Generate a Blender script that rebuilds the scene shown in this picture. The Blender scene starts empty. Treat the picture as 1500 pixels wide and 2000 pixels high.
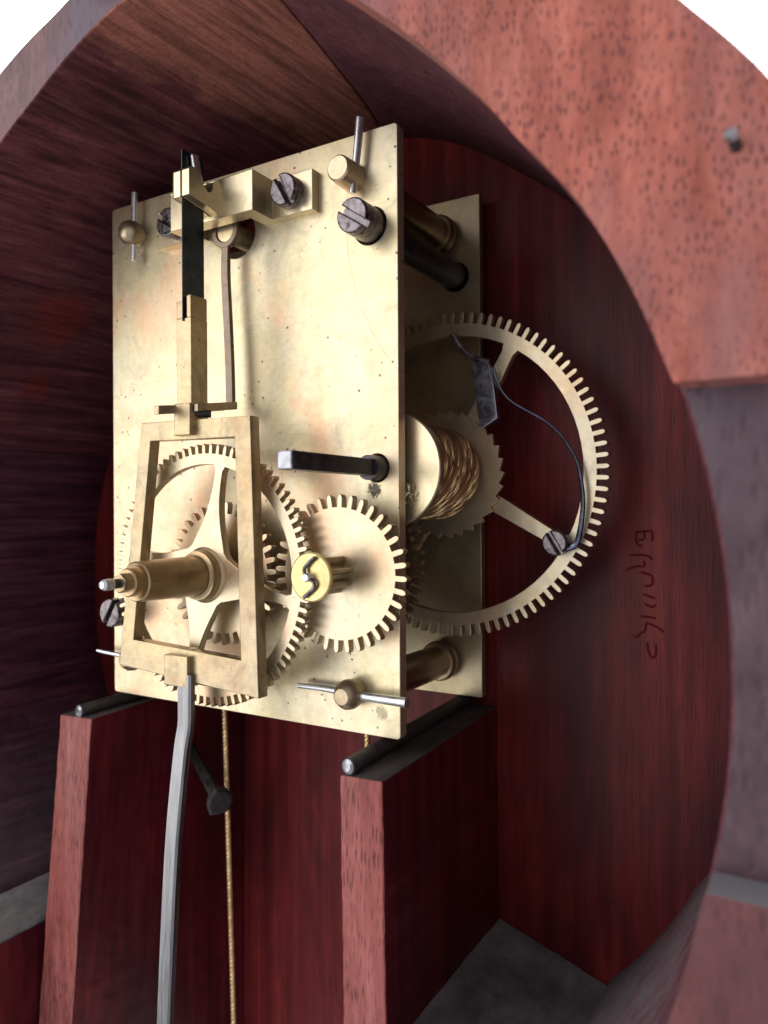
import bpy, bmesh, math, random
from mathutils import Vector, Matrix
random.seed(4)
S = 0.001                     # every length below is written in millimetres
SC = bpy.context.scene
COL = SC.collection
R = math.radians

# ------------------------------------------------------------------ camera
cam_d = bpy.data.cameras.new('camera'); cam = bpy.data.objects.new('camera', cam_d); COL.objects.link(cam)
yaw, pitch, roll = 0.542048, 0.001189, -0.005465
fw = Vector((-math.sin(yaw)*math.cos(pitch), math.cos(yaw)*math.cos(pitch), math.sin(pitch)))
rt = Vector((math.cos(yaw), math.sin(yaw), 0)); up = rt.cross(fw)
r2 = rt*math.cos(roll)+up*math.sin(roll); u2 = -rt*math.sin(roll)+up*math.cos(roll)
M = Matrix((r2, u2, -fw)).transposed().to_4x4(); M.translation = Vector((129.823, -106.643, 36.756))*S
cam.matrix_world = M
cam_d.sensor_fit = 'VERTICAL'; cam_d.sensor_height = 36; cam_d.sensor_width = 27; cam_d.lens = 1487.4/2000*36
cam_d.clip_start = 0.004; cam_d.clip_end = 20
cam_d.dof.use_dof = True; cam_d.dof.focus_distance = 0.128; cam_d.dof.aperture_fstop = 24
SC.camera = cam

# ------------------------------------------------------------------ world, lamp, exposure
w = bpy.data.worlds.new('World'); SC.world = w; w.use_nodes = True
w.node_tree.nodes['Background'].inputs[0].default_value = (0.93, 0.95, 1.0, 1)
w.node_tree.nodes['Background'].inputs[1].default_value = 0.74
def area(name, loc, target, sx, sy, power, col):
    d = bpy.data.lights.new(name, 'AREA'); d.shape = 'RECTANGLE'; d.size = sx; d.size_y = sy; d.energy = power; d.color = col
    o = bpy.data.objects.new(name, d); COL.objects.link(o)
    loc = Vector(loc); o.location = loc
    o.rotation_euler = (Vector(target)-loc).to_track_quat('-Z', 'Y').to_euler()
    return o
area('window_light', (-0.52, -0.76, 0.14), (0.05, 0, 0.04), 0.80, 1.15, 7.6, (1.0, 0.985, 0.965))
area('added_wall_light', (-0.05, 0.24, 0.75), (0.0, 0.52, 0.25), 1.4, 0.3, 22.0, (1, 1, 1))  # added lamp behind the case, only whitens the wall
SC.view_settings.view_transform = 'Standard'; SC.view_settings.look = 'None'
SC.view_settings.exposure = 0.0; SC.view_settings.gamma = 1.0; SC.view_settings.use_curve_mapping = False
SC.cycles.max_bounces = 5; SC.cycles.diffuse_bounces = 2; SC.cycles.glossy_bounces = 4; SC.cycles.use_denoising = True

# ------------------------------------------------------------------ node helpers
def newmat(name):
    m = bpy.data.materials.new(name); m.use_nodes = True
    nt = m.node_tree; b = nt.nodes['Principled BSDF']
    return m, nt, b
class N:
    def __init__(s, nt):
        s.nt = nt; s.tc = nt.nodes.new('ShaderNodeTexCoord')
        s.mm = s.mapping(s.tc.outputs['Object'], (1000, 1000, 1000))
    def mapping(s, v, scale, loc=(0, 0, 0), rot=(0, 0, 0)):
        n = s.nt.nodes.new('ShaderNodeMapping'); s.nt.links.new(v, n.inputs[0])
        n.inputs['Scale'].default_value = scale; n.inputs['Location'].default_value = loc; n.inputs['Rotation'].default_value = rot
        return n.outputs[0]
    def noise(s, v, scale, detail=4, rough=.55, dist=0):
        n = s.nt.nodes.new('ShaderNodeTexNoise'); s.nt.links.new(v, n.inputs['Vector'])
        n.inputs['Scale'].default_value = scale; n.inputs['Detail'].default_value = detail
        n.inputs['Roughness'].default_value = rough; n.inputs['Distortion'].default_value = dist
        return n.outputs['Fac']
    def voro(s, v, scale, feature='F1', rnd=1):
        n = s.nt.nodes.new('ShaderNodeTexVoronoi'); s.nt.links.new(v, n.inputs['Vector']); n.feature = feature
        n.inputs['Scale'].default_value = scale; n.inputs['Randomness'].default_value = rnd
        return n
    def ramp(s, f, stops):
        n = s.nt.nodes.new('ShaderNodeValToRGB'); s.nt.links.new(f, n.inputs[0]); e = n.color_ramp.elements
        while len(e) < len(stops): e.new(.5)
        for k, (p, c) in enumerate(stops):
            e[k].position = p; e[k].color = (c, c, c, 1) if not hasattr(c, '__len__') else (*c, 1)
        return n.outputs[0]
    def mix(s, f, a, b, mode='MIX'):
        n = s.nt.nodes.new('ShaderNodeMix'); n.data_type = 'RGBA'; n.blend_type = mode; n.clamp_factor = True
        for sock, val in ((n.inputs[0], f), (n.inputs[6], a), (n.inputs[7], b)):
            if hasattr(val, 'is_linked') or hasattr(val, 'links'): s.nt.links.new(val, sock)
            elif hasattr(val, '__len__'): sock.default_value = (*val, 1)
            else: sock.default_value = val
        return n.outputs[2]
    def math(s, op, a, b=0.0, c=None):
        n = s.nt.nodes.new('ShaderNodeMath'); n.operation = op
        for i, val in enumerate((a, b) if c is None else (a, b, c)):
            if hasattr(val, 'links'): s.nt.links.new(val, n.inputs[i])
            else: n.inputs[i].default_value = val
        return n.outputs[0]
    def dist(s, v, pt):
        n = s.nt.nodes.new('ShaderNodeVectorMath'); n.operation = 'DISTANCE'; s.nt.links.new(v, n.inputs[0]); n.inputs[1].default_value = pt
        return n.outputs['Value']
    def bump(s, h, strength, distance, b):
        n = s.nt.nodes.new('ShaderNodeBump'); s.nt.links.new(h, n.inputs['Height'])
        n.inputs['Strength'].default_value = strength; n.inputs['Distance'].default_value = distance*S
        s.nt.links.new(n.outputs[0], b.inputs['Normal'])
    def rnd(s):
        n = s.nt.nodes.new('ShaderNodeObjectInfo'); return n.outputs['Random']
    def link(s, a, b): s.nt.links.new(a, b)

def brass(name, c1, c2, c3, rough=.38, metallic=.9, stain=.35, spots=.0, scribe=None, oil=None, fine=0.25, scratch=0.0):
    m, nt, b = newmat(name); n = N(nt)
    big = n.ramp(n.noise(n.mm, .06, 5, .65, .6), [(.42, 0), (.60, 1)])
    patina_refl = n.ramp(n.noise(n.mapping(n.mm, (1, 1, .8), (31, 7, 3)), .08, 4, .6, .4), [(.50, 0), (.64, 1)])
    col = n.mix(big, c1, c2)
    smud = n.ramp(n.noise(n.mapping(n.mm, (1, 1, .7), (3, 17, 53)), .16, 6, .72, .8), [(.50, 0), (.70, 1)])
    col = n.mix(n.math('MULTIPLY', smud, fine*1.5), col, tuple(x*.55 for x in c2))
    col = n.mix(n.math('MULTIPLY', patina_refl, stain), col, c3)  # third colour: patina, and on the front plate painted warm reflections
    fn = n.noise(n.mapping(n.mm, (1, 1, 1), (3, 9, 2)), .7, 6, .78)
    col = n.mix(fine, col, n.ramp(fn, [(.3, (.55, .52, .48)), (.7, (1, 1, 1))]), 'MULTIPLY')
    if spots > 0:
        v = n.voro(n.mm, .62)
        d = n.ramp(n.math('ADD', v.outputs['Distance'], n.math('MULTIPLY', n.noise(n.mm, 2.2, 3), .18)), [(.20, 1), (.27, 0)])
        pick = n.ramp(v.outputs['Color'], [(.66, 0), (.72, 1)])
        zone = n.ramp(n.noise(n.mm, .06, 2), [(.40, 0), (.52, 1)])
        col = n.mix(n.math('MULTIPLY', n.math('MULTIPLY', n.math('MULTIPLY', d, pick), zone), spots), col, (.09, .075, .055))
    if scribe:
        d = n.dist(n.mm, scribe[0])
        e = n.math('LESS_THAN', n.math('ABSOLUTE', n.math('SUBTRACT', d, scribe[1])), .055)
        col = n.mix(n.math('MULTIPLY', e, .55), col, (.16, .13, .09))
    if oil:
        for (pt, rad, amt) in oil:
            d = n.math('DIVIDE', n.dist(n.mm, pt), rad)
            k = n.math('ADD', d, n.math('MULTIPLY', n.noise(n.mm, 1.6, 4, .7), 1.5))
            col = n.mix(n.math('MULTIPLY', n.ramp(n.math('MULTIPLY', k, .5), [(.56, 1), (.66, 0)]), amt), col, (.03, .024, .016))
    if scratch:
        for rot, sc in (((0, .9, 0), (5, 40, 2)), ((0, -.35, 0), (13, 7, 31)), ((0, 1.9, 0), (23, 27, 11))):
            ln = n.noise(n.mapping(n.mm, (.10, .3, 4.5), sc, rot), 1.0, 2, .5, .3)
            lm_ = n.ramp(ln, [(.66, 0), (.70, 1)])
            col = n.mix(n.math('MULTIPLY', lm_, scratch), col, tuple(x*.62 for x in c1))
    n.link(col, b.inputs['Base Color'])
    b.inputs['Metallic'].default_value = metallic
    rr = n.noise(n.mapping(n.mm, (1, 1, 1), (8, 1, 5)), .35, 5, .65)
    n.link(n.math('MULTIPLY_ADD', rr, .16, rough-.08), b.inputs['Roughness'])
    hs = n.noise(n.mapping(n.mm, (1.0, 1.0, .25), rot=(0, .4, 0)), 3.0, 4, .7)
    n.bump(hs, .10, .05, b)
    return m
BR_PLATE = brass('brass_plate', (.70, .59, .365), (.655, .575, .41), (.74, .49, .31), .40, .74, .9, .9,  # copper patches: warm reflections painted into the plate colour
                 ((98.0, 0, 86.0), 39.5), [((63.8, 0, 40.6), 2.6, .95), ((65, 0, 4), 2.2, .5)], fine=.42, scratch=.35)
BR_BACK = brass('brass_back_plate', (.50, .41, .25), (.43, .36, .25), (.58, .42, .27), .42, .86, .5, .4, scratch=.3)
BR_WHEEL = brass('brass_wheel', (.62, .51, .33), (.57, .485, .36), (.66, .43, .28), .36, .88, .7, .3, fine=.42, scratch=.3)
BR_GREAT = brass('brass_great_wheel', (.66, .565, .39), (.60, .52, .39), (.70, .44, .25), .40, .84, .5, .3, fine=.35, scratch=.3)
BR_DARK = brass('brass_tarnished', (.52, .405, .24), (.43, .35, .24), (.36, .24, .13), .38, .9, .6, .7, fine=.6, scratch=.35)
BR_PALE = brass('brass_polished', (.70, .595, .39), (.66, .56, .385), (.68, .49, .32), .33, .88, .3, .15, fine=.35, scratch=.25)
BR_TUBE = brass('brass_tube', (.45, .325, .18), (.39, .29, .17), (.42, .27, .15), .33, .93, .5, .0, fine=.4)
BR_YELLOW = brass('brass_bright_yellow', (.64, .50, .22), (.58, .45, .21), (.60, .42, .2), .34, .85, .5, .2, fine=.4, scratch=.3)
BR_CORD = brass('brass_wire', (.72, .50, .26), (.62, .43, .22), (.66, .43, .23), .34, .9, .4, .0)

def steel(name, c1, c2, rough, metallic=.85, scale=.5, scratches=0, bump=.10, stretch=(1, 1, 1)):
    m, nt, b = newmat(name); n = N(nt)
    f = n.ramp(n.noise(n.mapping(n.mm, stretch), scale, 6, .65, .5), [(.35, 0), (.68, 1)])
    col = n.mix(f, c1, c2)
    if scratches:
        v = n.voro(n.mapping(n.mm, (.5, .5, 1.1), rot=(0, .8, 0)), .55, 'DISTANCE_TO_EDGE')
        col = n.mix(n.math('MULTIPLY', n.ramp(v.outputs['Distance'], [(.0, 1), (.03, 0)]), scratches), col, (.55, .55, .62))
    n.link(col, b.inputs['Base Color']); b.inputs['Metallic'].default_value = metallic
    n.link(n.math('MULTIPLY_ADD', f, .2, rough-.1), b.inputs['Roughness'])
    n.bump(n.noise(n.mm, 2.2, 4, .7), bump, .06, b)
    return m
ST_SCREW = steel('screw_steel', (.05, .043, .048), (.27, .235, .245), .33, .95, .75, 0, .18)
ST_BRIGHT = steel('bright_steel', (.52, .52, .55), (.72, .72, .75), .34, .9, .5)
ST_ROD = steel('drawn_steel_rod', (.14, .138, .145), (.29, .285, .295), .34, .9, 1.1, 0, .06, (1, 1, .06))
ST_PIN = steel('pin_steel', (.16, .14, .15), (.34, .31, .33), .3, .95, .7)
ST_BLUE = steel('blued_steel', (.020, .026, .030), (.05, .058, .062), .24, .7, .3)
ST_DARK = steel('dark_steel', (.032, .027, .031), (.085, .075, .08), .38, .6, .6)
ST_CLICK = steel('click_steel', (.26, .26, .32), (.42, .42, .50), .28, .95, .4, .0, .03)
ST_WIRE = steel('spring_wire', (.10, .12, .17), (.22, .25, .32), .25, .95, .3, 0, .0)
ST_GREY = steel('grey_iron_rod', (.22, .22, .245), (.44, .44, .475), .36, .9, .5, 0, .14)
IRON_ROD = steel('dusty_iron_rod', (.045, .038, .036), (.10, .085, .08), .55, .4, .5)
IRON = steel('dusty_black_iron', (.018, .015, .015), (.05, .043, .042), .62, .3, .5)
CRUTCH = steel('brown_steel', (.13, .095, .07), (.24, .18, .14), .36, .9, .5)

def wood(name, dark, mid, light, grain=(1.0, 1.0, .05), gs=.55, pores=0, pore=(1.15, 1.15, .42), pore_rot=(0, 0, 0), pcol=(.06, .018, .02),
         rough=.55, saw=0, stain=None, stain_amt=0, dust=0, bump=.25, blots=None, mott=(.75, 1.2), spec=.35, orange=None, patchy=0):
    m, nt, b = newmat(name); n = N(nt)
    g = n.noise(n.mapping(n.mm, grain), gs, 5, .62, .15)
    col = n.ramp(g, [(.30, dark), (.52, mid), (.74, light)])
    big = n.noise(n.mapping(n.mm, (1, 1, .45), (5, 11, 2)), .045, 4, .6, .5)
    col = n.mix(1.0, col, n.ramp(big, [(.3, (mott[0],)*3), (.7, (mott[1],)*3)]), 'MULTIPLY')
    h = g
    if patchy:
        col = n.mix(patchy, col, n.ramp(n.noise(n.mapping(n.mm, (1, 1, .6), (9, 4, 21)), .45, 5, .7, .4), [(.3, (.45,)*3), (.7, (1.5,)*3)]), 'MULTIPLY')
    if stain:
        sm = n.ramp(n.noise(n.mapping(n.mm, (1, 1, .3), (17, 3, 40)), .05, 5, .6, .3), [(.44, 0), (.64, 1)])
        col = n.mix(n.math('MULTIPLY', sm, stain_amt), col, stain)
    if blots:
        for pt, rad, c in blots:
            d = n.math('DIVIDE', n.dist(n.mm, pt), rad)
            k = n.math('ADD', d, n.math('MULTIPLY', n.noise(n.mm, .22, 4, .6), .9))
            col = n.mix(n.math('MULTIPLY', n.ramp(n.math('MULTIPLY', k, .5), [(.55, 1), (.72, 0)]), .85), col, c)
    if orange:
        so = nt.nodes.new('ShaderNodeSeparateXYZ'); nt.links.new(n.mm, so.inputs[0])
        k = n.math('ADD', n.math('MULTIPLY', so.outputs[0], .09), n.math('MULTIPLY_ADD', n.noise(n.mm, .09, 4, .6), 1.6, -.05))
        oc = n.mix(n.noise(n.mapping(n.mm, (1, .3, 1)), 1.3, 4, .7), tuple(x*.6 for x in orange), tuple(x*1.25 for x in orange))
        col = n.mix(n.ramp(k, [(0, 0), (.55, 1)]), col, oc)
    if pores:
        sx = nt.nodes.new('ShaderNodeSeparateXYZ'); cb = nt.nodes.new('ShaderNodeCombineXYZ')
        nt.links.new(n.mm, sx.inputs[0]); nt.links.new(sx.outputs[0], cb.inputs[0]); nt.links.new(sx.outputs[2], cb.inputs[1])
        dn = nt.nodes.new('ShaderNodeTexNoise'); nt.links.new(cb.outputs[0], dn.inputs['Vector']); dn.inputs['Scale'].default_value = .7; dn.inputs['Detail'].default_value = 2
        vm = nt.nodes.new('ShaderNodeVectorMath'); vm.operation = 'MULTIPLY_ADD'; nt.links.new(dn.outputs['Color'], vm.inputs[0]); vm.inputs[1].default_value = (.4, 1.5, 0); nt.links.new(cb.outputs[0], vm.inputs[2])
        v = n.voro(n.mapping(vm.outputs[0], (pore[0], pore[2], 1), rot=(0, 0, pore_rot[1])), 1.0); v.voronoi_dimensions = '2D'
        d = n.math('ADD', v.outputs['Distance'], n.math('MULTIPLY', n.noise(n.mm, 1.9, 3), .26))
        pk = n.ramp(v.outputs['Color'], [(.2, 0), (.55, 1)])
        pm = n.math('MULTIPLY', n.math('MULTIPLY', n.ramp(d, [(.25, 1), (.50, 0)]), pk), n.ramp(n.noise(n.mm, .12, 3), [(.32, .25), (.62, 1)]))
        col = n.mix(n.math('MULTIPLY', pm, pores), col, pcol)
        h = n.math('SUBTRACT', h, n.math('MULTIPLY', pm, .8))
    if saw:
        sw = n.noise(n.mapping(n.mm, (.55, .022, .55), rot=(.06, 0, 0)), 1.15, 4, .6, .2)
        col = n.mix(1.0, col, n.ramp(sw, [(.34, (.46,)*3), (.62, (1.12,)*3)]), 'MULTIPLY')
        h = n.math('ADD', n.math('MULTIPLY', sw, saw), n.math('MULTIPLY', h, .3))
        fz = n.noise(n.mapping(n.mm, (1, 1, 1)), 1.6, 3, .7)
        col = n.mix(.5, col, n.ramp(fz, [(.35, (.55,)*3), (.7, (1.35,)*3)]), 'MULTIPLY')
    if dust:
        ge = nt.nodes.new('ShaderNodeNewGeometry'); sp = nt.nodes.new('ShaderNodeSeparateXYZ'); nt.links.new(ge.outputs['Normal'], sp.inputs[0])
        dm = n.math('ADD', sp.outputs['Z'], n.math('MULTIPLY_ADD', n.noise(n.mm, .25, 4, .65), .5, -.25))
        col = n.mix(n.math('MULTIPLY', n.ramp(dm, [(.35, 0), (.72, 1)]), dust), col, (.19, .185, .20))
    n.link(col, b.inputs['Base Color'])
    b.inputs['Roughness'].default_value = rough; b.inputs['Specular IOR Level'].default_value = spec
    n.bump(h, bump, .35, b)
    return m
W_BACK = wood('mahogany_back', (.082, .008, .0095), (.158, .016, .0165), (.225, .032, .028), (1, 1, .028), .34, .5, (1.9, 1.9, .11), (0, 0, 0), (.045, .005, .009), rough=.40,
              stain=(.030, .005, .010), stain_amt=.72, bump=.10, mott=(.5, 1.25), spec=.16)
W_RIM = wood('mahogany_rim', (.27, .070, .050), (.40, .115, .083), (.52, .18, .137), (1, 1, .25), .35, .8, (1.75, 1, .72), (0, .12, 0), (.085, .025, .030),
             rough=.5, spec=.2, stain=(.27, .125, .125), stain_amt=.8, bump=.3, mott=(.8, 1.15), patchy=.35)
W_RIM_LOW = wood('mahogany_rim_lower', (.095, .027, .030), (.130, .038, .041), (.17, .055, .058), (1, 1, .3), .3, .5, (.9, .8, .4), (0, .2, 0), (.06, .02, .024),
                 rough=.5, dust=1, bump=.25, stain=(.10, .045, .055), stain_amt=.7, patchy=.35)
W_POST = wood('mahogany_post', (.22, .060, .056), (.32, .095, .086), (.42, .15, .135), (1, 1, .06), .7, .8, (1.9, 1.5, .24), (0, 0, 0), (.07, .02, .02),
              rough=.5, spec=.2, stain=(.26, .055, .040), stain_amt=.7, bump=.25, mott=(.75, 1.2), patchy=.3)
W_POST_SHADED = wood('mahogany_post_shaded', (.062, .006, .010), (.118, .011, .015), (.165, .022, .024), (1, 1, .05), .5, .5, (1.8, 1.8, .2), (0, 0, 0), (.04, .004, .007), rough=.40,  # darker copy of the post wood, shade painted into the colour
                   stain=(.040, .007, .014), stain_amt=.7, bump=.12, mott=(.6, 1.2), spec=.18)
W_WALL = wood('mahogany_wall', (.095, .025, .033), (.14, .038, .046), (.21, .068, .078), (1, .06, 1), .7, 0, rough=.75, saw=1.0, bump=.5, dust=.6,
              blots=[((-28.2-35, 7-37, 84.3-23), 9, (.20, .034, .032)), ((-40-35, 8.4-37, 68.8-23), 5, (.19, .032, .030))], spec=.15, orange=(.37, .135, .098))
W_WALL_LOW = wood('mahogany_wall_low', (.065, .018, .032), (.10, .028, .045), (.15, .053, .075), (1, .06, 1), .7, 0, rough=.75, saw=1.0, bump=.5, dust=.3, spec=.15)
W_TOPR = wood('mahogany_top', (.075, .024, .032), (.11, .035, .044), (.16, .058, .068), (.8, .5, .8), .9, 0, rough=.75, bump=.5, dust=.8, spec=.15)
W_FACE = wood('mahogany_lavender_face', (.115, .054, .055), (.165, .076, .078), (.22, .112, .12), (.6, 1, .35), .5, .4, (.9, .8, .35), (0, .6, 0), (.08, .04, .05), rough=.55, bump=.3,
              stain=(.12, .085, .115), stain_amt=.85, patchy=.3)
W_PURPLE = wood('old_purple_finish', (.062, .030, .040), (.088, .046, .058), (.12, .068, .082), (.6, 1, .5), .25, .4, (.7, .5, .3), (0, 0, 0), (.035, .018, .026), rough=.45, bump=.25,
                stain=(.10, .07, .095), stain_amt=.6, mott=(.7, 1.25), patchy=.4)
W_DUST = wood('grey_dusty_wood', (.12, .113, .113), (.165, .155, .155), (.22, .207, .205), (.6, .2, .6), .5, 0, rough=.85, bump=.5, mott=(.55, 1.35), patchy=.3)
W_DUSTL = wood('pale_dusty_wood', (.17, .155, .15), (.25, .23, .22), (.33, .31, .30), (.6, .2, .6), .5, 0, rough=.85, bump=.5, mott=(.7, 1.2), patchy=.3)
W_TOPDUST = wood('dark_dusty_wood', (.040, .030, .030), (.065, .05, .048), (.09, .072, .068), (.8, .3, .8), .6, 0, rough=.85, bump=.5)
INK = steel('faded_ink', (.062, .0075, .010), (.125, .0145, .016), .9, 0, .9)
INK.node_tree.nodes['Principled BSDF'].inputs['Specular IOR Level'].default_value = .05
def flat(name, c, rough=.8):
    m, nt, b = newmat(name); n = N(nt)
    n.link(n.mix(n.noise(n.mm, .02, 3), tuple(x*.94 for x in c), c), b.inputs['Base Color']); b.inputs['Roughness'].default_value = rough
    return m
WHITE = flat('white_wall_paint', (.90, .90, .90))

# ------------------------------------------------------------------ mesh helpers (mm in, metres out)
ORG = {}
def link(name, me, mat, parent=None, sharp=32):
    o = bpy.data.objects.new(name, me); COL.objects.link(o)
    for mm in (mat if isinstance(mat, (list, tuple)) else [mat]): me.materials.append(mm)
    if parent is not None:
        o.parent = parent; ORG[o] = ORG[parent]
    else:
        ORG[o] = Vector((0, 0, 0))
    org = ORG[o]
    me.transform(Matrix.Translation(-org)); me.transform(Matrix.Scale(S, 4))
    me.update()
    me.set_sharp_from_angle(angle=R(sharp))
    for f in me.polygons: f.use_smooth = max(abs(c) for c in f.normal) < .9995
    me.update()
    return o
def tag(o, label, cat, group=None):
    o['label'] = label; o['category'] = cat
    if group: o['group'] = group
    return o
def thing(name, loc, label, cat, group=None):
    o = bpy.data.objects.new(name, None); COL.objects.link(o); o.empty_display_size = .005
    ORG[o] = Vector(loc); o.location = Vector(loc)*S
    return tag(o, label, cat, group)
def mesh(vs, fs):
    me = bpy.data.meshes.new('m'); me.from_pydata([tuple(v) for v in vs], [], fs); me.update(); return me
def bm2me(bm, bevel=0, seg=2, ang=25):
    if bevel:
        bm.normal_update()
        es = [e for e in bm.edges if e.is_manifold and e.calc_face_angle(0) > R(ang)]
        bmesh.ops.bevel(bm, geom=es, offset=bevel, segments=seg, affect='EDGES', profile=.5, clamp_overlap=True)
    bmesh.ops.recalc_face_normals(bm, faces=bm.faces)
    me = bpy.data.meshes.new('m'); bm.to_mesh(me); bm.free(); return me
def hexa(pts, bevel=.15, seg=2):
    """8 corners: bottom ring of 4 then top ring of 4"""
    bm = bmesh.new(); v = [bm.verts.new(p) for p in pts]
    for f in ((3, 2, 1, 0), (4, 5, 6, 7), (0, 1, 5, 4), (1, 2, 6, 5), (2, 3, 7, 6), (3, 0, 4, 7)): bm.faces.new([v[i] for i in f])
    return bm2me(bm, bevel, seg)
def box(x0, x1, y0, y1, z0, z1, bevel=.15, seg=2):
    return hexa([(x0, y0, z0), (x1, y0, z0), (x1, y1, z0), (x0, y1, z0), (x0, y0, z1), (x1, y0, z1), (x1, y1, z1), (x0, y1, z1)], bevel, seg)
def plate2d(loops, y0, y1, bevel=.08, res=1):
    """closed loops of (x, z); the first is the outline, the others holes; extruded from y0 (front) to y1 (back)"""
    cu = bpy.data.curves.new('c', 'CURVE'); cu.dimensions = '2D'; cu.fill_mode = 'BOTH'
    t = (y1-y0)/2; cu.extrude = max(t-bevel, 1e-4); cu.bevel_depth = bevel; cu.bevel_resolution = res; cu.offset = -bevel
    for L in loops:
        sp = cu.splines.new('POLY'); sp.points.add(len(L)-1); sp.use_cyclic_u = True
        for p, q in zip(sp.points, L): p.co = (q[0], q[1], 0, 1)
    o = bpy.data.objects.new('c', cu); COL.objects.link(o)
    dg = bpy.context.evaluated_depsgraph_get(); me = bpy.data.meshes.new_from_object(o.evaluated_get(dg), depsgraph=dg)
    bpy.data.objects.remove(o); bpy.data.curves.remove(cu)
    me.materials.clear()
    ym = (y0+y1)/2
    for v in me.vertices: a, b, c = v.co; v.co = (a, ym-c, b)
    bm = bmesh.new(); bm.from_mesh(me); bmesh.ops.remove_doubles(bm, verts=bm.verts, dist=1e-4); bmesh.ops.recalc_face_normals(bm, faces=bm.faces)
    bm.to_mesh(me); bm.free()
    return me
from mathutils import noise as mnoise
def worn(pts, amp=.3, bevel=.5, cuts=26, ang=35):
    bm = bmesh.new(); v = [bm.verts.new(p) for p in pts]
    for f in ((3, 2, 1, 0), (4, 5, 6, 7), (0, 1, 5, 4), (1, 2, 6, 5), (2, 3, 7, 6), (3, 0, 4, 7)): bm.faces.new([v[i] for i in f])
    bmesh.ops.subdivide_edges(bm, edges=bm.edges[:], cuts=cuts, use_grid_fill=True)
    for q in bm.verts:
        c = q.co.copy(); q.co += mnoise.noise_vector(c*.16)*amp+mnoise.noise_vector(c*.6)*amp*.45
    return bm2me(bm, 0)
def circ(cx, cz, r, n=48, a0=0): return [(cx+r*math.cos(a0+2*math.pi*k/n), cz+r*math.sin(a0+2*math.pi*k/n)) for k in range(n)]
def lathe(cx, cz, prof, n=40, bevel=0):
    """prof: (r, y) from one end to the other, about the axis along y"""
    vs, fs = [], []; m = len(prof)
    for k in range(n):
        a = 2*math.pi*k/n
        for r, y in prof: vs.append((cx+r*math.cos(a), y, cz+r*math.sin(a)))
    for k in range(n):
        for j in range(m-1):
            fs.append((k*m+j, ((k+1) % n)*m+j, ((k+1) % n)*m+j+1, k*m+j+1))
    fs.append([k*m for k in range(n)]); fs.append([k*m+m-1 for k in range(n)][::-1])
    bm = bmesh.new(); me = mesh(vs, fs); bm.from_mesh(me); bpy.data.meshes.remove(me)
    bmesh.ops.remove_doubles(bm, verts=bm.verts, dist=1e-4)
    return bm2me(bm)
def sweep(path, sec, closed_ends=True, up=(0, 0, 1), scales=None):
    """sweep a 2-D section (list of (u, v)) along a path of points"""
    P = [Vector(p) for p in path]; n = len(P); m = len(sec); vs, fs = [], []
    u = None
    for i in range(n):
        t = (P[min(i+1, n-1)]-P[max(i-1, 0)]).normalized()
        if u is None:
            u = Vector(up); u = (u-t*u.dot(t)); u = u.normalized() if u.length > 1e-4 else t.orthogonal().normalized()
        else:
            u = (u-t*u.dot(t)).normalized()
        v = t.cross(u); s = scales[i] if scales else 1
        for a, b in sec: vs.append(P[i]+u*a*s+v*b*s)
    for i in range(n-1):
        for j in range(m): fs.append((i*m+j, i*m+(j+1) % m, (i+1)*m+(j+1) % m, (i+1)*m+j))
    if closed_ends: fs.append(list(range(m))[::-1]); fs.append([(n-1)*m+j for j in range(m)])
    return vs, fs
def rsec(r, n=10, r2=None): return [(r*math.cos(2*math.pi*k/n), (r2 or r)*math.sin(2*math.pi*k/n)) for k in range(n)]
def tube(path, r, n=12, up=(0, 0, 1), scales=None, r2=None):
    vs, fs = sweep(path, rsec(r, n, r2), True, up, scales); me = mesh(vs, fs)
    bm = bmesh.new(); bm.from_mesh(me); return bm2me(bm)
def smooth_path(pts, k=6):
    P = [Vector(p) for p in pts]; out = []
    for i in range(len(P)-1):
        p0, p1, p2, p3 = P[max(i-1, 0)], P[i], P[i+1], P[min(i+2, len(P)-1)]
        for j in range(k):
            t = j/k; out.append(.5*((2*p1)+(-p0+p2)*t+(2*p0-5*p1+4*p2-p3)*t*t+(-p0+3*p1-3*p2+p3)*t**3))
    out.append(P[-1]); return out
def join(mes):
    vs, fs = [], []
    for me in mes:
        o = len(vs); vs += [v.co[:] for v in me.vertices]; fs += [[i+o for i in p.vertices] for p in me.polygons]; bpy.data.meshes.remove(me)
    return mesh(vs, fs)

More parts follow.
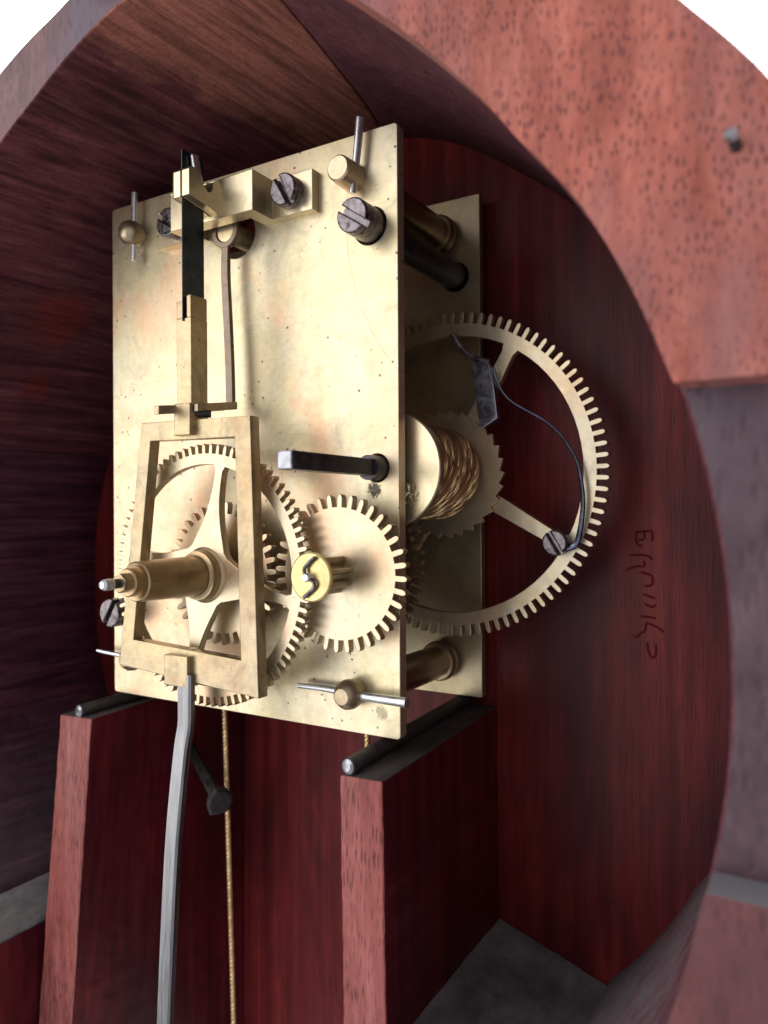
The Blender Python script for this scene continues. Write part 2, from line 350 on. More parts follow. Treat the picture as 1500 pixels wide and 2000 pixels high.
def gear(cx, cz, Ro, depth, n, frac=.46, a0=0, tip=.55):
    """outline with long round-tipped clock teeth, radial slots between"""
    L = []; p = 2*math.pi/n; Rr = Ro-depth
    hw = frac*p/2*(Ro-depth/2)            # half tooth width (mm), parallel sided
    for k in range(n):
        a = a0+k*p; ca, sa = math.cos(a), math.sin(a)
        rt_ = hw*1.25
        for (r, o) in ((Rr, -hw*1.0), (Ro-rt_, -hw), (Ro-rt_*.35, -hw*.72), (Ro, -hw*.2), (Ro, hw*.2), (Ro-rt_*.35, hw*.72), (Ro-rt_, hw), (Rr, hw)):
            L.append((cx+r*ca-o*sa, cz+r*sa+o*ca))
    return L
def windows(cx, cz, r1, r2, arms, w0, w1, fil, a0, power=2.0):
    out = []; step = 2*math.pi/arms
    for k in range(arms):
        A = a0+k*step; L = []
        rs = [r1+(r2-r1)*(t/14) for t in range(15)]
        def wid(r):
            t = (r2-r)/(r2-r1); return w0+w1*t**power+fil*math.exp(-(r2-r)/max(fil*.6, .05))
        e = [min(step/2-.01, math.asin(min(.999, wid(r)/r))) for r in rs]
        for r, d in zip(rs, e): L.append((r, A+d))
        d2 = e[-1]
        for j in range(1, 16): L.append((r2, A+d2+(step-2*d2)*j/16))
        for r, d in reversed(list(zip(rs, e))): L.append((r, A+step-d))
        d1 = e[0]; nn = 6
        for j in range(1, nn): L.append((r1, A+step-d1-(step-2*d1)*j/nn))
        out.append([(cx+r*math.cos(a), cz+r*math.sin(a)) for r, a in L])
    return out
def slot_screw(parent, name, cx, cz, y_face, y_base, r, ang, mat, slot=.42, depth=.9, tip=(0, 0), dome=.25, part_of=None):
    """a screw head of two D-shaped halves on a round base, slot between them"""
    ms = []
    yb = y_face+depth
    prof = [(0.001, y_base), (r, y_base), (r, yb), (0.001, yb)]
    ms.append(lathe(cx, cz, prof, 32))
    for s in (1, -1):
        a_ = math.asin(slot/r); L = []
        for k in range(17):
            t = a_+(math.pi-2*a_)*k/16
            L.append((r*.995*math.cos(t), s*r*.995*math.sin(t)))
        if s < 0: L = L[::-1]
        c, sn = math.cos(ang), math.sin(ang)
        ms.append(plate2d([[(cx+x*c-z*sn, cz+x*sn+z*c) for x, z in L]], y_face, yb+.05, dome, 2))
    return link(name, join(ms), mat, parent, 40)

# ------------------------------------------------------------------ the wall far behind
o = link('background_wall', mesh([(-2500, 520, -1500), (2500, 520, -1500), (2500, 520, 2200), (-2500, 520, 2200)], [(0, 1, 2, 3)]), WHITE)
o['kind'] = 'structure'

# ------------------------------------------------------------------ clock case
CX, CZ = 35.0, 23.0
def interp(tab, a):
    a = (a+180) % 360-180
    T = sorted(((((t+180) % 360)-180), r) for t, r in tab)
    T = [(T[-1][0]-360, T[-1][1])]+T+[(T[0][0]+360, T[0][1])]
    for (a0, b0), (a1, b1) in zip(T, T[1:]):
        if a0 <= a <= a1:
            t = (a-a0)/(a1-a0) if a1 > a0 else 0; return b0+(b1-b0)*t
RF = [(-60, 93), (-50, 91), (-36, 89), (-24, 87.6), (-14, 86.3), (0, 85.6), (20, 85.2), (40, 84.4), (50, 86), (60, 88.4), (75, 90.6), (89, 91.6), (97.6, 87.8), (104, 85), (111, 83.2),
      (130, 83.6), (160, 84.8), (180, 85.8), (200, 87), (220, 88)]
RB = [(-60, 94), (-50, 92.8), (-36, 89.4), (0, 88), (52, 88.3), (57, 89), (65, 91), (73, 94), (81, 96), (95, 93), (120, 88.4), (157, 86.6), (175, 87.8), (185, 88.3), (192, 89.3), (202, 90.4), (225, 91)]
RO = [(-60, 104), (0, 104), (40, 103), (75, 101), (92, 99), (98.5, 96.4), (104, 95.6), (111, 94.4), (130, 95), (180, 97), (225, 99)]
def pol(r, a, y): return (CX+r*math.cos(R(a)), y, CZ+r*math.sin(R(a)))
case = thing('clock_case', (35, 37, 23), 'round red mahogany clock case head, open at the front', 'clock case')
def segment(name, a0, a1, mats, face_mat=0, y0=-28, y1=37, inner=RF, innerb=RB, outer=RO, n=None, label=None, step=2.0, cut=None, skew=(0, 0)):
    n = n or max(3, int((a1-a0)/step)); vs, fs, mi = [], [], []
    rows = 7
    for k in range(n+1):
        a = a0+(a1-a0)*k/n
        sk = skew[0]+(skew[1]-skew[0])*k/n
        ring = []
        for j in range(rows+1):
            t = j/rows; aa = a+sk*t; rf, rb = interp(inner, aa), interp(innerb, aa); ring.append(pol(rf+(rb-rf)*t, aa, y0+(y1-y0)*t))
        ring += [pol(interp(outer, a+sk), a+sk, y1), pol(interp(outer, a), a, y0)]
        if cut: ring = [cut(p) for p in ring]
        vs += ring
    m = rows+3
    for k in range(n):
        for j in range(m):
            fs.append((k*m+j, k*m+(j+1) % m, (k+1)*m+(j+1) % m, (k+1)*m+j)); mi.append(face_mat if j == m-1 else 0)
    fs.append(list(range(m))[::-1]); mi.append(0); fs.append([n*m+j for j in range(m)]); mi.append(0)
    me = mesh(vs, fs)
    bm = bmesh.new(); bm.from_mesh(me)
    for f, i in zip(bm.faces, mi): f.material_index = i
    bm.normal_update()
    es = [e for e in bm.edges if e.is_manifold and e.calc_face_angle(0) > R(50)]
    bmesh.ops.bevel(bm, geom=es, offset=.35, segments=2, affect='EDGES', profile=.5, clamp_overlap=True)
    bmesh.ops.recalc_face_normals(bm, faces=bm.faces); bm.to_mesh(me); bm.free()
    o = link(name, me, mats, case)
    if label: o['label'] = label
    return o
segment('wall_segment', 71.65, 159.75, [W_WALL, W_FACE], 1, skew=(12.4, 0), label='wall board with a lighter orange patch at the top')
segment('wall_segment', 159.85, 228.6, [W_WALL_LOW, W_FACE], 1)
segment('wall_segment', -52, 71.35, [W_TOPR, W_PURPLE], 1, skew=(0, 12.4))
# the front rim blocks, one layer nearer
RI = [(-60, 92.5), (-36, 89), (-14, 86.4), (0, 85.8), (17, 85.4), (31, 85.2), (38, 84.4), (48, 85.3), (53, 86.1), (57, 86.9), (66, 89.5), (75, 92), (90, 95.5), (100, 97)]
ROF = [(-60, 106), (0, 104), (30, 103.2), (36, 102.2), (60, 101.5), (100, 101.5)]
def rim(a0, a1, mat, zc=None, xc=None, label=None):
    def cut(p):
        x, y, z = p
        if zc is not None:
            if zc[0] == 'min' and z < zc[1] and abs(math.degrees(math.atan2(z-CZ, x-CX))) < 40: z = zc[1]
            if zc[0] == 'max' and z > zc[1]: z = zc[1]
        if xc is not None and x < xc: x = xc
        return (x, y, z)
    return segment('rim_block', a0, a1, [mat], 0, -33, -28.15, RI, RI, ROF, step=1.5, label=label, cut=cut)
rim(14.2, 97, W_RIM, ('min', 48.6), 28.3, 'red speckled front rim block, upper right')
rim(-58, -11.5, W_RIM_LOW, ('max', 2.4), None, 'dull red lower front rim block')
# back board: disc and throat in one slab
bl = [(CX+interp(RB, a)*1.02*math.cos(R(a)), CZ+interp(RB, a)*1.02*math.sin(R(a))) for a in range(-52, 229, 3)]
bl += [(-24, -110), (95, -110)]
link('back_board', plate2d([bl], 37, 41, .05), W_BACK, case)
# faded handwriting on the back board
STR = [[(97.27, 32.97), (98.74, 33.11), (100.04, 33.16), (100.2, 32.15), (100.19, 31.32)], [(97.35, 32.97), (97.42, 30.94), (98.4, 30.45)], [(98.74, 32.98), (98.74, 31.8), (97.75, 31.45)],
       [(96.25, 28.8), (98.72, 28.77), (99.69, 28.46), (100.17, 27.97)], [(98.71, 27.76), (98.71, 26.75), (97.4, 26.71), (95.4, 25.88)],
       [(98.05, 25.72), (99.03, 25.42), (100.0, 25.12), (100.23, 24.29), (99.99, 23.36), (98.69, 23.13)], [(98.52, 21.69), (99.33, 21.4), (100.62, 20.96)],
       [(98.67, 20.02), (99.48, 19.56), (100.29, 19.44), (100.69, 19.96)], [(98.0, 17.62), (99.31, 17.53), (100.76, 17.38)], [(98.98, 16.5), (100.91, 15.8), (102.18, 14.9)],
       [(98.97, 16.34), (98.8, 14.98), (97.98, 14.41), (97.32, 13.68), (96.67, 14.05)], [(99.2, 12.99), (99.27, 11.82), (99.67, 10.68), (100.23, 10.15), (100.72, 10.95), (100.73, 12.62)]]
ms = []
for st in STR:
    pth = smooth_path([(x, 36.985, z) for x, z in st], 5); nn = len(pth)
    vs, fs = sweep(pth, [(-.02, -.22), (.02, -.22), (.02, .22), (-.02, .22)], True, (0, 1, 0), [1 if 0 < i < nn-1 else .6 for i in range(nn)])
    ms.append(mesh(vs, fs))
link('handwriting', join(ms), INK, case)['label'] = 'faded dark handwriting running down the back board'
# posts that carry the movement
def post(name, pts, label):
    bm = bmesh.new(); v = [bm.verts.new(p) for p in pts]
    for f in ((3, 2, 1, 0), (4, 5, 6, 7), (0, 1, 5, 4), (1, 2, 6, 5), (2, 3, 7, 6), (3, 0, 4, 7)): bm.faces.new([v[i] for i in f])
    ve = [e for e in bm.edges if abs(e.verts[0].co.z-e.verts[1].co.z) > 60]
    bmesh.ops.subdivide_edges(bm, edges=ve, cuts=90, use_grid_fill=True)
    for q in bm.verts:
        c = q.co.copy(); q.co += mnoise.noise_vector(c*.22)*.10+mnoise.noise_vector(c*.9)*.07
    me = bm2me(bm, .4, 3, 45)
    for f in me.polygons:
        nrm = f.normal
        f.material_index = 2 if nrm.z > .7 else (0 if nrm.y < -.6 else 1)  # side faces get the darker wood, their shade is in the colour
    o = link(name, me, [W_POST, W_POST_SHADED, W_TOPDUST], case, 30); o['label'] = label
    return o
post('post', [(63, -8, -112), (71.2, -8, -112), (70, 36.8, -112), (62.5, 36.8, -112), (62.0, -8, -4.3), (69.85, -8, -4.0), (69.85, 36.8, -2.4), (62, 36.8, -2.4)], 'upright post under the right half of the movement')
post('post', [(-19.4, -8.1, -112), (-8.4, -8.1, -112), (2.0, 36.8, -112), (-10, 36.8, -112), (-6.7, -8.1, -3.9), (3.0, -8.1, -3.5), (3.0, 36.8, -2.2), (-6.7, 36.8, -2.2)], 'leaning post under the left half of the movement')
# floor of the head, right of the post, and the throat side at lower left
link('floor_block', worn([(70.1, -27, -75), (92.5, -27, -75), (92.5, 36.9, -75), (70.1, 36.9, -75), (70.1, -27, -45.2), (92.5, -27, -52.4), (92.5, 36.9, -52.4), (70.1, 36.9, -45.2)], .2), W_DUST, case)['label'] = 'grey dusty floor of the case head'
link('dusty_ledge', worn([(-26, -27.5, -60), (-16.7, -27.5, -60), (-16.7, 36.9, -60), (-26, 36.9, -60), (-23.2, -27.5, -43.4), (-16.5, -27.5, -48.6), (-16.5, 36.9, -48.6), (-23.2, 36.9, -43.4)], .2), W_DUSTL, case)
link('throat_side', worn([(-30, -27.8, -112), (-16.2, -27.8, -112), (-16.2, 36.9, -112), (-30, 36.9, -112), (-30, -27.8, -61), (-16.2, -27.8, -49.6), (-16.2, 36.9, -49.6), (-30, 36.9, -61)], .35), W_POST_SHADED, case)
# small nail in the rim
nl = thing('rim_nail', (122, -33, 69), 'small bright nail sticking out of the speckled rim', 'nail')
link('shank', tube([(122.2, -31, 68.3), (121.8, -34.4, 69.2)], .5, 10), IRON, nl)
link('head', tube([(121.8, -34.3, 69.2), (121.65, -34.8, 69.45)], .58, 16), ST_GREY, nl)

# ------------------------------------------------------------------ iron rods and nail
for nm, x, z, dx, lb in (('iron_rod', 63.45, -2.85, 0, 'black iron rod lying on the right post, cut end bright'), ('iron_rod', -1.25, -2.65, .4, 'black iron rod lying on the left post, cut end bright')):
    t = thing(nm, (x, -8, z), lb, 'rod', 'iron rods on the posts')
    ya = -7.9
    link('shaft', tube([(x, ya+.35, z), (x+dx, 36.5, z+1.55)], 1.28, 20), IRON_ROD, t)
    e = tube([(x, ya+.40, z), (x, ya+.1, z), (x-.05, ya-.15, z+.05)], 1.2, 18, scales=[1, .96, .62]); link('cut_end', e, ST_GREY, t)
t = thing('iron_nail', (3, 19, -17), 'black square headed iron nail in the left post beside the cable', 'nail')
A = Vector((2.2, 19.4, -16.6)); B = Vector((20.6, 8.6, -21.1)); dirv = (B-A).normalized()
link('shank', tube([A, A+(B-A)*.5, B], 1.35, 6, scales=[.85, .95, 1.0]), IRON, t)
sq = [(2.0*math.cos(a)*(1+.12*math.sin(3*a+1)), 2.0*math.sin(a)*(1+.1*math.cos(2*a))) for a in [2*math.pi*(k+.5)/9 for k in range(9)]]
vs, fs = sweep([B-dirv*.3, B+dirv*.7, B+dirv*1.5, B+dirv*1.9], sq, True, (0, 0, 1), [.8, 1.45, 1.5, 1.2]); link('head', mesh(vs, fs), IRON, t)

# ------------------------------------------------------------------ movement frame
mv = thing('clock_movement', (34.2, 16, 0), 'brass two-plate clock movement frame with pinned pillars', 'clock movement')
PW, PH = 68.48, 100.0
def rrect(x0, x1, z0, z1, r=.5, n=4):
    out = []
    for cx, cz, a in ((x1-r, z1-r, 0), (x0+r, z1-r, 90), (x0+r, z0+r, 180), (x1-r, z0+r, 270)):
        for k in range(n+1): out.append((cx+r*math.cos(R(a+90*k/n)), cz+r*math.sin(R(a+90*k/n))))
    return out
PILL = [(8.3, 92.9), (60.1, 92.7), (60.0, 6.9), (8.0, 8.0)]
front = plate2d([rrect(0, PW, 0, PH, .7), circ(34.2, 88.3, 4.35, 40), circ(63.2, 84.2, 3.15, 32), circ(5.2, 17.2, 3.15, 32), circ(64.3, 44.15, 2.35, 32)], 0, 2.1, .12)
fp = link('front_plate', front, BR_PLATE, mv)
# plate material coordinates are local to the movement origin: keep the plate's own origin at its corner
fp.data.transform(Matrix.Translation(Vector((34.2, 16, 0))*S)); fp.location = -Vector((34.2, 16, 0))*S
link('back_plate', plate2d([rrect(0, PW, 0, PH, .4), circ(63.2, 84.2, 2.9, 24)], 32.5, 34.4, .1), BR_BACK, mv)
for i, (x, z) in enumerate(PILL):
    pil = link('pillar', lathe(x, z, [(.001, 2.15), (3.0, 2.15), (3.35, 3.0), (3.3, 6), (3.2, 26.5), (3.0, 28.4), (3.0, 32.45), (.001, 32.45)], 36), BR_TUBE, mv)
    link('collar', lathe(x, z, [(3.05, 29.2), (3.6, 29.3), (3.95, 29.9), (4.05, 30.6), (3.9, 31.4), (3.5, 31.9), (3.05, 32.0)], 40), BR_DARK, pil)
    # the end of the pillar, through the front plate
    if i == 1: pr = [(.001, -4.9), (1.85, -4.9), (2.12, -4.65), (2.2, -3.8), (2.35, -.8), (2.35, -.02), (.001, -.02)]
    elif i == 0: pr = [(.001, -4.55), (1.0, -4.5), (1.9, -3.9), (2.4, -3.0), (2.5, -2.0), (2.2, -.8), (1.9, -.02), (.001, -.02)]
    else: pr = [(.001, -4.6), (1.3, -4.55), (1.7, -4.2), (2.35, -3.2), (2.5, -2.2), (2.3, -1.0), (2.1, -.02), (.001, -.02)]
    link('pillar_end', lathe(x, z, pr, 36), BR_DARK if i != 1 else BR_WHEEL, pil)
def pin(pts, r, sc): 
    q = smooth_path(pts, 5); k = len(q)
    link('pillar_pin', tube(q, r, 14, (0, 1, 0), [sc[0]+(sc[1]-sc[0])*i/(k-1) for i in range(k)]), ST_BRIGHT, mv)
pin([(9.0, -1.9, 100.9), (8.8, -1.9, 94), (8.7, -2.0, 87.4)], .62, (1.05, .75))
pin([(62.5, -1.7, 101.4), (61.7, -1.7, 95), (60.9, -1.75, 89.4)], .68, (1.1, .8))
pin([(49.3, -1.8, 7.1), (55, -1.8, 7.2), (61, -1.9, 6.9), (66, -2.3, 6.9), (71.2, -2.6, 7.0)], .66, (.72, 1.25))
pin([(-2.6, -2.1, 8.6), (2, -2.0, 8.3), (12, -1.9, 8)], .52, (.7, 1.1))
# long mounting bolts
for x, z, a, lb in ((63.2, 84.2, R(-34), None), (5.2, 17.2, R(58), None)):
    b_ = slot_screw(mv, 'mounting_bolt', x, z, -5.6, 1.0, 2.85, a, ST_SCREW, .5, 1.5, dome=.3)
    link('bolt_shaft', lathe(x, z, [(.001, 1.0), (2.55, 1.0), (2.55, 31.2), (2.2, 32.4), (.001, 32.4)], 28), ST_DARK, b_)
# suspension bridge
def half_bar():
    L = [(52.8, 0), (52.8, -1.8), (44.0, -1.8), (44.0, -7.0), (24.4, -7.0), (24.4, -1.8), (15.6, -1.8), (15.6, 0), (27.0, -.02), (27.0, -4.4), (41.4, -4.4), (41.4, -.02)]
    bm = bmesh.new()
    zl = lambda x, hi: (95.4 if hi else 88.5)
    va = [bm.verts.new((x, y, zl(x, 1)-.0)) for x, y in L]; vb = [bm.verts.new((x, y, zl(x, 0))) for x, y in L]
    bm.faces.new(va); bm.faces.new(vb[::-1]); n = len(L)
    for i in range(n): bm.faces.new((va[i], va[(i+1) % n], vb[(i+1) % n], vb[i]))
    return bm2me(bm, .12, 2)
br = link('suspension_bridge', half_bar(), BR_PALE, mv)
for x, a, z in ((48.2, R(-62), 92.2), (20.4, R(-35), 92.1)):
    slot_screw(br, 'bridge_screw', x, z, -4.3, -1.82, 2.75, a, ST_SCREW, .45, 1.2, dome=.3)
# arm with the slit that grips the spring: scooped top, drawn in side view (y, z)
def side_prism(prof, x0, x1, bevel=.12, seg=2):
    bm = bmesh.new(); va = [bm.verts.new((x0, y, z)) for y, z in prof]; vb = [bm.verts.new((x1, y, z)) for y, z in prof]
    bm.faces.new(va); bm.faces.new(vb[::-1]); n = len(prof)
    for i in range(n): bm.faces.new((va[i], va[(i+1) % n], vb[(i+1) % n], vb[i]))
    return bm2me(bm, bevel, seg)
sc_ = [(-13.8, 90.6), (-13.8, 95.0), (-13.3, 95.4), (-12.4, 95.3), (-11.2, 94.0), (-10.2, 92.7), (-9.4, 92.25), (-8.6, 92.5), (-8.15, 93.2), (-8.1, 94.2), (-7.6, 94.9), (-7.0, 95.2), (-7.0, 89.4), (-9.2, 90.0)]
link('spring_clamp', join([side_prism(sc_, 32.35, 34.05), side_prism(sc_, 34.35, 36.1)]), BR_PALE, br)
link('clamp_pin', tube([(34.9, -6.9, 90.3), (34.9, -7.3, 90.3)], .35, 12), ST_DARK, br)
link('clamp_wedge', hexa([(34.45, -11.4, 92.4), (35.7, -11.4, 92.4), (35.7, -9.6, 92.4), (34.45, -9.6, 92.4), (34.5, -12.2, 98.2), (35.2, -12.2, 98.2), (35.2, -10.6, 98.6), (34.5, -10.6, 98.6)], .3), ST_BRIGHT, br)

# ------------------------------------------------------------------ crutch
cr = thing('crutch', (34.2, -2.8, 88), 'brown steel crutch wire hanging beside the black spring', 'crutch')
link('crutch_ring', plate2d([circ(34.2, 88.0, 3.05, 40), circ(34.2, 88.0, 2.0, 36)], -3.4, -2.3, .15, 2), CRUTCH, cr)
link('collet', lathe(34.2, 88.0, [(.001, -3.1), (1.9, -3.1), (1.95, -2.9), (1.95, 4.5), (.001, 4.5)], 32), BR_PALE, cr)
rod = smooth_path([(34.15, -2.85, 85.4), (34.05, -2.85, 80), (34.5, -2.85, 72), (34.9, -2.85, 64), (35.05, -2.85, 58.6), (35.1, -2.85, 56.4)], 6)
vs, fs = sweep(rod, [(-.75, -.45), (-.1, -.52), (0, -.40), (.1, -.52), (.75, -.45), (.8, 0), (.75, .45), (-.75, .45), (-.8, 0)], True, (1, 0, 0)); link('crutch_rod', mesh(vs, fs), CRUTCH, cr)
fk = [hexa([(36.2, -13.2, 54.0), (37.2, -13.2, 54.0), (36.3, -2.4, 55.6), (34.4, -2.4, 55.6), (36.2, -13.2, 55.3), (37.2, -13.2, 55.3), (36.3, -2.4, 57.0), (34.4, -2.4, 57.0)], .15),
      hexa([(31.0, -17.2, 53.4), (32.2, -17.2, 53.4), (34.3, -3.4, 55.4), (33.2, -3.4, 55.4), (31.0, -17.2, 54.9), (32.2, -17.2, 54.9), (34.3, -3.4, 56.6), (33.2, -3.4, 56.6)], .15)]
link('crutch_fork', join(fk), BR_DARK, cr)

# ------------------------------------------------------------------ pendulum
pe = thing('pendulum', (34.2, -11.5, 96), 'pendulum with black suspension spring, brass keystone loop and grey rod', 'pendulum')
link('suspension_spring', box(34.11, 34.28, -13.7, -8.6, 69.5, 98.6, .02, 1), ST_BLUE, pe)
# the block with a slot at its top front
bp = [(32.5, -13.4), (35.9, -13.4), (35.9, -9.4), (32.5, -9.4)]
ms = [box(32.45, 33.95, -13.4, -9.5, 70.0, 73.0, .15), box(34.75, 35.9, -13.4, -9.5, 70.0, 73.9, .25), box(32.45, 35.9, -13.4, -9.5, 55.2, 70.05, .15)]
link('spring_block', join(ms), BR_DARK, pe)
link('spring_hook', join([box(32.2, 36.0, -13.9, -11.0, 50.1, 55.5, .2), box(33.6, 36.0, -11.1, -9.4, 51.0, 54.2, .2)]), BR_DARK, pe)
link('hook_pin', tube([(35.4, -12.6, 53.9), (37.5, -10.4, 53.8)], .65, 12), IRON, pe)
ko = [(22.77, 53.0), (48.04, 52.6), (49.56, 7.1), (16.65, 9.35)]; ki = [(25.0, 49.7), (44.75, 49.3), (45.8, 12.9), (20.4, 14.2)]
link('keystone_loop', plate2d([ko, ki], -12.6, -10.3, .14), BR_DARK, pe)
link('rod_block', join([box(29.3, 34.9, -13.7, -10.9, 7.3, 12.6, .2), box(31.0, 34.6, -12.3, -10.2, 12.2, 13.6, .2)]), BR_DARK, pe)
sec = [(-1.55, -.9), (-1.25, -1.15), (.35, -1.15), (.6, -1.0), (1.5, -.25), (1.55, .75), (1.2, 1.05), (-1.2, 1.05), (-1.55, .75)]
rp = smooth_path([(33.9, -12.6, 9.5), (33.9, -12.7, 5), (33.9, -12.8, 0.8), (33.3, -13.2, -4), (32.2, -14.0, -18), (31.4, -14.6, -36), (30.6, -15.2, -60), (29.6, -15.8, -95)], 6)
vs, fs = sweep(rp, sec, True, (1, 0, 0)); me = mesh(vs, fs); bm = bmesh.new(); bm.from_mesh(me); link('pendulum_rod', bm2me(bm), ST_ROD, pe)

# ------------------------------------------------------------------ hour wheel with its pipe
AX, AZ = 34.3, 26.1
hw = thing('hour_wheel', (AX, -9, AZ), 'large toothed brass hour wheel with four arms and thick pipe', 'gear wheel')
me = plate2d([gear(AX, AZ, 22.9, 1.65, 84, .47)]+windows(AX, AZ, 6.0, 19.3, 4, .85, 3.0, .45, R(79.0), 3.0), -9.0, -7.5, .09)
link('wheel', me, BR_WHEEL, hw)
link('pipe', lathe(AX, AZ, [(2.35, -23.9), (3.0, -24.1), (3.2, -23.85), (3.3, -20), (3.45, -11.2), (3.7, -11.0), (4.2, -10.9), (4.35, -10.5), (4.35, -9.4), (4.9, -9.02), (2.35, -8.9)], 48), BR_TUBE, hw)
cw = thing('cannon_wheel', (AX, -5, AZ), 'smaller toothed brass wheel behind the hour wheel', 'gear wheel')
link('wheel', plate2d([gear(AX, AZ, 12.84, 2.0, 36, .45, R(3)), circ(AX, AZ, 1.2, 20)], -5.0, -3.7, .08), BR_WHEEL, cw)
link('pipe', lathe(AX, AZ, [(1.0, -25.9), (2.1, -25.9), (2.25, -25.7), (2.28, -23.7), (2.2, -4), (1.0, -4)], 40), BR_TUBE, cw)
hx = [(AX+1.55*math.cos(R(a)), AZ+1.55*math.sin(R(a))) for a in range(20, 380, 60)]
link('squared_end', plate2d([hx], -27.3, -25.6, .12), BR_DARK, cw)
ca = thing('centre_arbor', (AX, -29, AZ), 'steel arbor tip poking out of the thick brass pipe', 'arbor')
link('shaft', tube([(AX, 2.5, AZ), (AX, -28.6, AZ)], .75, 20), ST_DARK, ca)
link('tip', lathe(AX, AZ, [(.001, -30.6), (.55, -30.5), (.85, -30.1), (.9, -29.2), (.8, -28.5), (.001, -28.5)], 24), ST_BRIGHT, ca)
# ------------------------------------------------------------------ minute wheel
MX, MZ = 60.1, 27.0
mw = thing('minute_wheel', (MX, -5, MZ), 'solid toothed brass wheel with pinion and round yellow cap', 'gear wheel')
link('wheel', plate2d([gear(MX, MZ, 12.8, 2.05, 36, .45, R(-2))], -5.4, -4.0, .09), BR_WHEEL, mw)
link('pinion', plate2d([gear(MX, MZ, 3.05, 1.35, 7, .42, .3)], -12.0, -5.35, .1), BR_DARK, mw)
link('stud', lathe(MX, MZ, [(.001, -14.2), (.5, -14.15), (.68, -13.9), (.7, -.01), (.001, -.01)], 20), ST_BRIGHT, mw)
cp = link('cap', lathe(MX, MZ, [(.72, -12.85), (3.6, -12.85), (3.82, -12.7), (3.82, -12.2), (3.6, -12.05), (.72, -12.05)], 48), BR_YELLOW, mw)
spn = smooth_path([(MX+1.2, -13.2, MZ+3.05), (MX+.2, -13.3, MZ+2.3), (MX-.65, -13.4, MZ+1.35), (MX-.45, -13.5, MZ+.45), (MX+.2, -13.5, MZ-.1), (MX+1.05, -13.4, MZ-.7), (MX+.95, -13.35, MZ-1.6), (MX-.85, -13.3, MZ-3.1)], 6)
link('retaining_pin', tube(spn, .31, 10, (0, 1, 0)), ST_SCREW, mw)

# ------------------------------------------------------------------ great wheel, ratchet, barrel, click
GX, GZ = 64.4, 44.1
gw = thing('great_wheel', (GX, 25.5, GZ), 'largest toothed brass wheel standing out right of the plates', 'gear wheel')
me = plate2d([gear(GX, GZ, 31.15, 2.15, 96, .45, R(1.1))]+windows(GX, GZ, 9.5, 26.6, 4, 1.15, .5, .5, R(60.3), 1.0), 25.5, 27.1, .1)
link('wheel', me, BR_GREAT, gw)
def ratchet(cx, cz, Ro, Ri_, n):
    L = []
    for k in range(n):
        a = 2*math.pi*k/n
        L += [(cx+Ro*math.cos(a), cz+Ro*math.sin(a)), (cx+Ri_*math.cos(a+.03), cz+Ri_*math.sin(a+.03))]
    return L
rw = link('ratchet_wheel', plate2d([ratchet(GX, GZ, 12.3, 11.35, 30)], 24.3, 25.35, .05), BR_GREAT, gw)
link('barrel', lathe(GX, GZ, [(.001, 3.5), (9.6, 3.5), (9.8, 3.7), (9.8, 4.9), (9.6, 5.1), (7.1, 5.1), (7.1, 23.5), (.001, 23.5)], 56), BR_PALE, gw)
ab = link('winding_arbor', tube([(GX, 3.4, GZ), (GX, -3.0, GZ)], 2.05, 28), ST_DARK, gw)
link('winding_square', box(GX-1.3, GX+1.3, -24.0, -2.9, GZ-1.3, GZ+1.3, .12), ST_DARK, gw)
link('square_tip', box(GX-1.28, GX+1.28, -24.4, -23.95, GZ-1.28, GZ+1.28, .3), ST_GREY, gw)
def gp(r, a): return (GX+r*math.cos(R(a)), GZ+r*math.sin(R(a)))
ck = [gp(22.3, 74.3), gp(21.9, 70), gp(22.6, 64.8), gp(19, 55.5), gp(15.1, 40.9), gp(11.5, 44.5), gp(13.2, 55.5), gp(17, 66)]
link('click', plate2d([ck], 23.4, 25.2, .15), ST_CLICK, gw)
ct = smooth_path([(*gp(26.6, 86), 0), (*gp(24.2, 82), 0), (*gp(22.6, 76), 0), (*gp(22.3, 70), 0), (*gp(22.4, 65.2), 0)], 5)
link('click_tail', tube([(p.x, 24.2, p.y) for p in ct], .32, 10, (0, 1, 0), r2=.7), ST_CLICK, gw)
sp_ = smooth_path([(87.7, 24.2, 30.2), (89.9, 24.2, 31.0), (90.7, 24.2, 33.2), (91.3, 24.1, 37.5), (91.2, 24, 41.2), (90.4, 24, 45.2), (88.8, 24, 48.4), (86.8, 24, 51.0), (84.2, 24, 53.2), (81.2, 24, 55.0), (78.4, 24, 56.8), (76.6, 24, 58.8), (75.4, 24, 61.3), (75.0, 24, 63.2)], 6)
k = len(sp_); link('click_spring', tube(sp_, .27, 10, (0, 1, 0), [2.4-1.4*min(1, i/(k*.4)) for i in range(k)]), ST_WIRE, gw)
slot_screw(gw, 'click_screw', *gp(25.6, -29.9), 22.6, 25.45, 2.3, R(-58), ST_SCREW, .36, .9, dome=.35)
# wheel between the plates
tw = thing('third_wheel', (50.9, 12, 28), 'shadowed brass wheel between the plates below the cable barrel', 'gear wheel')
link('wheel', plate2d([gear(50.9, 28.0, 16.0, 1.9, 54, .45), circ(50.9, 28, 1.0, 16)], 11.0, 12.4, .08), BR_DARK, tw)
link('arbor', tube([(50.9, 2.3, 28), (50.9, 32.3, 28)], 1.0, 16), ST_DARK, tw)
link('pinion', plate2d([gear(50.9, 28.0, 3.6, 1.4, 8, .42)], 13, 29, .1), ST_DARK, tw)

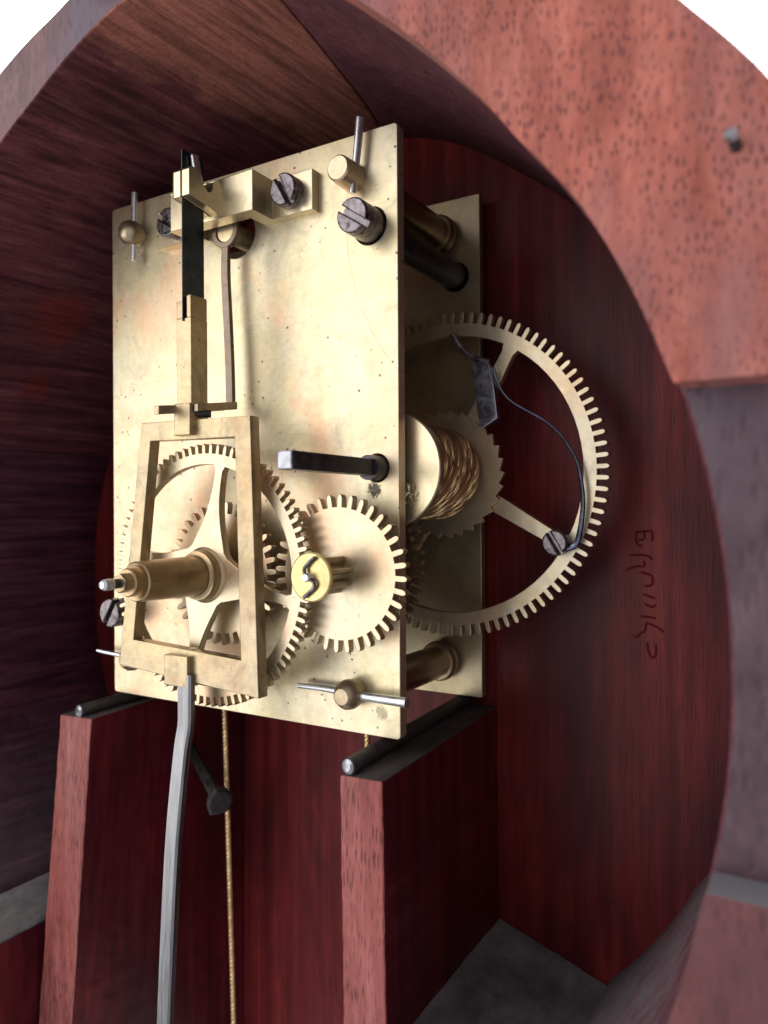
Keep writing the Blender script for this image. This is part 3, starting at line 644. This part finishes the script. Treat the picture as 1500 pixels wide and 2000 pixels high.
# ------------------------------------------------------------------ twisted cable
wc = thing('weight_cable', (52.5, 15, 40), 'twisted brass cable wound on the barrel and hanging below', 'cable')
def strands(path, rc, rs, n, pitch, sides=6, step=.35):
    P = [Vector(p) for p in path]
    # resample by arc length
    Q = [P[0]]; acc = 0
    for a, b in zip(P, P[1:]):
        d = (b-a).length; t = step-acc
        while t <= d: Q.append(a+(b-a)*(t/d)); t += step
        acc = (acc+d) % step
    ms = []; u = None; fr = []
    for i in range(len(Q)):
        t = (Q[min(i+1, len(Q)-1)]-Q[max(i-1, 0)]).normalized()
        u = t.orthogonal().normalized() if u is None else (u-t*u.dot(t)).normalized()
        fr.append((u.copy(), t.cross(u)))
    for k in range(n):
        pt = []
        for i, q in enumerate(Q):
            a = 2*math.pi*(k/n+i*step/pitch); pt.append(q+fr[i][0]*rc*math.cos(a)+fr[i][1]*rc*math.sin(a))
        vs, fs = sweep(pt, rsec(rs, sides), True); ms.append(mesh(vs, fs))
    return join(ms)
turns = []; TN = 9; rr = 7.85
for i in range(TN*60+1):
    a = 2*math.pi*i/60; turns.append((GX+rr*math.cos(a+math.pi), 6.3+16.0*i/(TN*60), GZ+rr*math.sin(a+math.pi)))
link('wound_turns', strands(turns, .52, .26, 7, 11.0, 6, .55), BR_CORD, wc)
link('hanging_strand', strands([(52.6, 15.2, 41), (52.5, 15.2, 0), (52.2, 15.2, -100)], .38, .20, 9, 3.6), BR_CORD, wc)
link('hanging_strand', strands([(16.2, 15.2, 1.5), (17.2, 15.2, -30), (18.4, 15.2, -68), (19.3, 15.2, -100)], .40, .20, 9, 3.6), BR_CORD, wc)
ms = []
for k in range(14):
    a = random.uniform(0, 6.28); l = random.uniform(1.2, 2.6); c0 = Vector((68.6, 3.3, 40.2))
    ms.append(tube(smooth_path([c0, c0+Vector((math.cos(a)*l*.5, -.25, math.sin(a)*l*.7)), c0+Vector((math.cos(a+.5)*l*.6, -.3, math.sin(a+.5)*l))], 3), .12, 5))
link('frayed_end', join(ms), BR_PALE, wc)
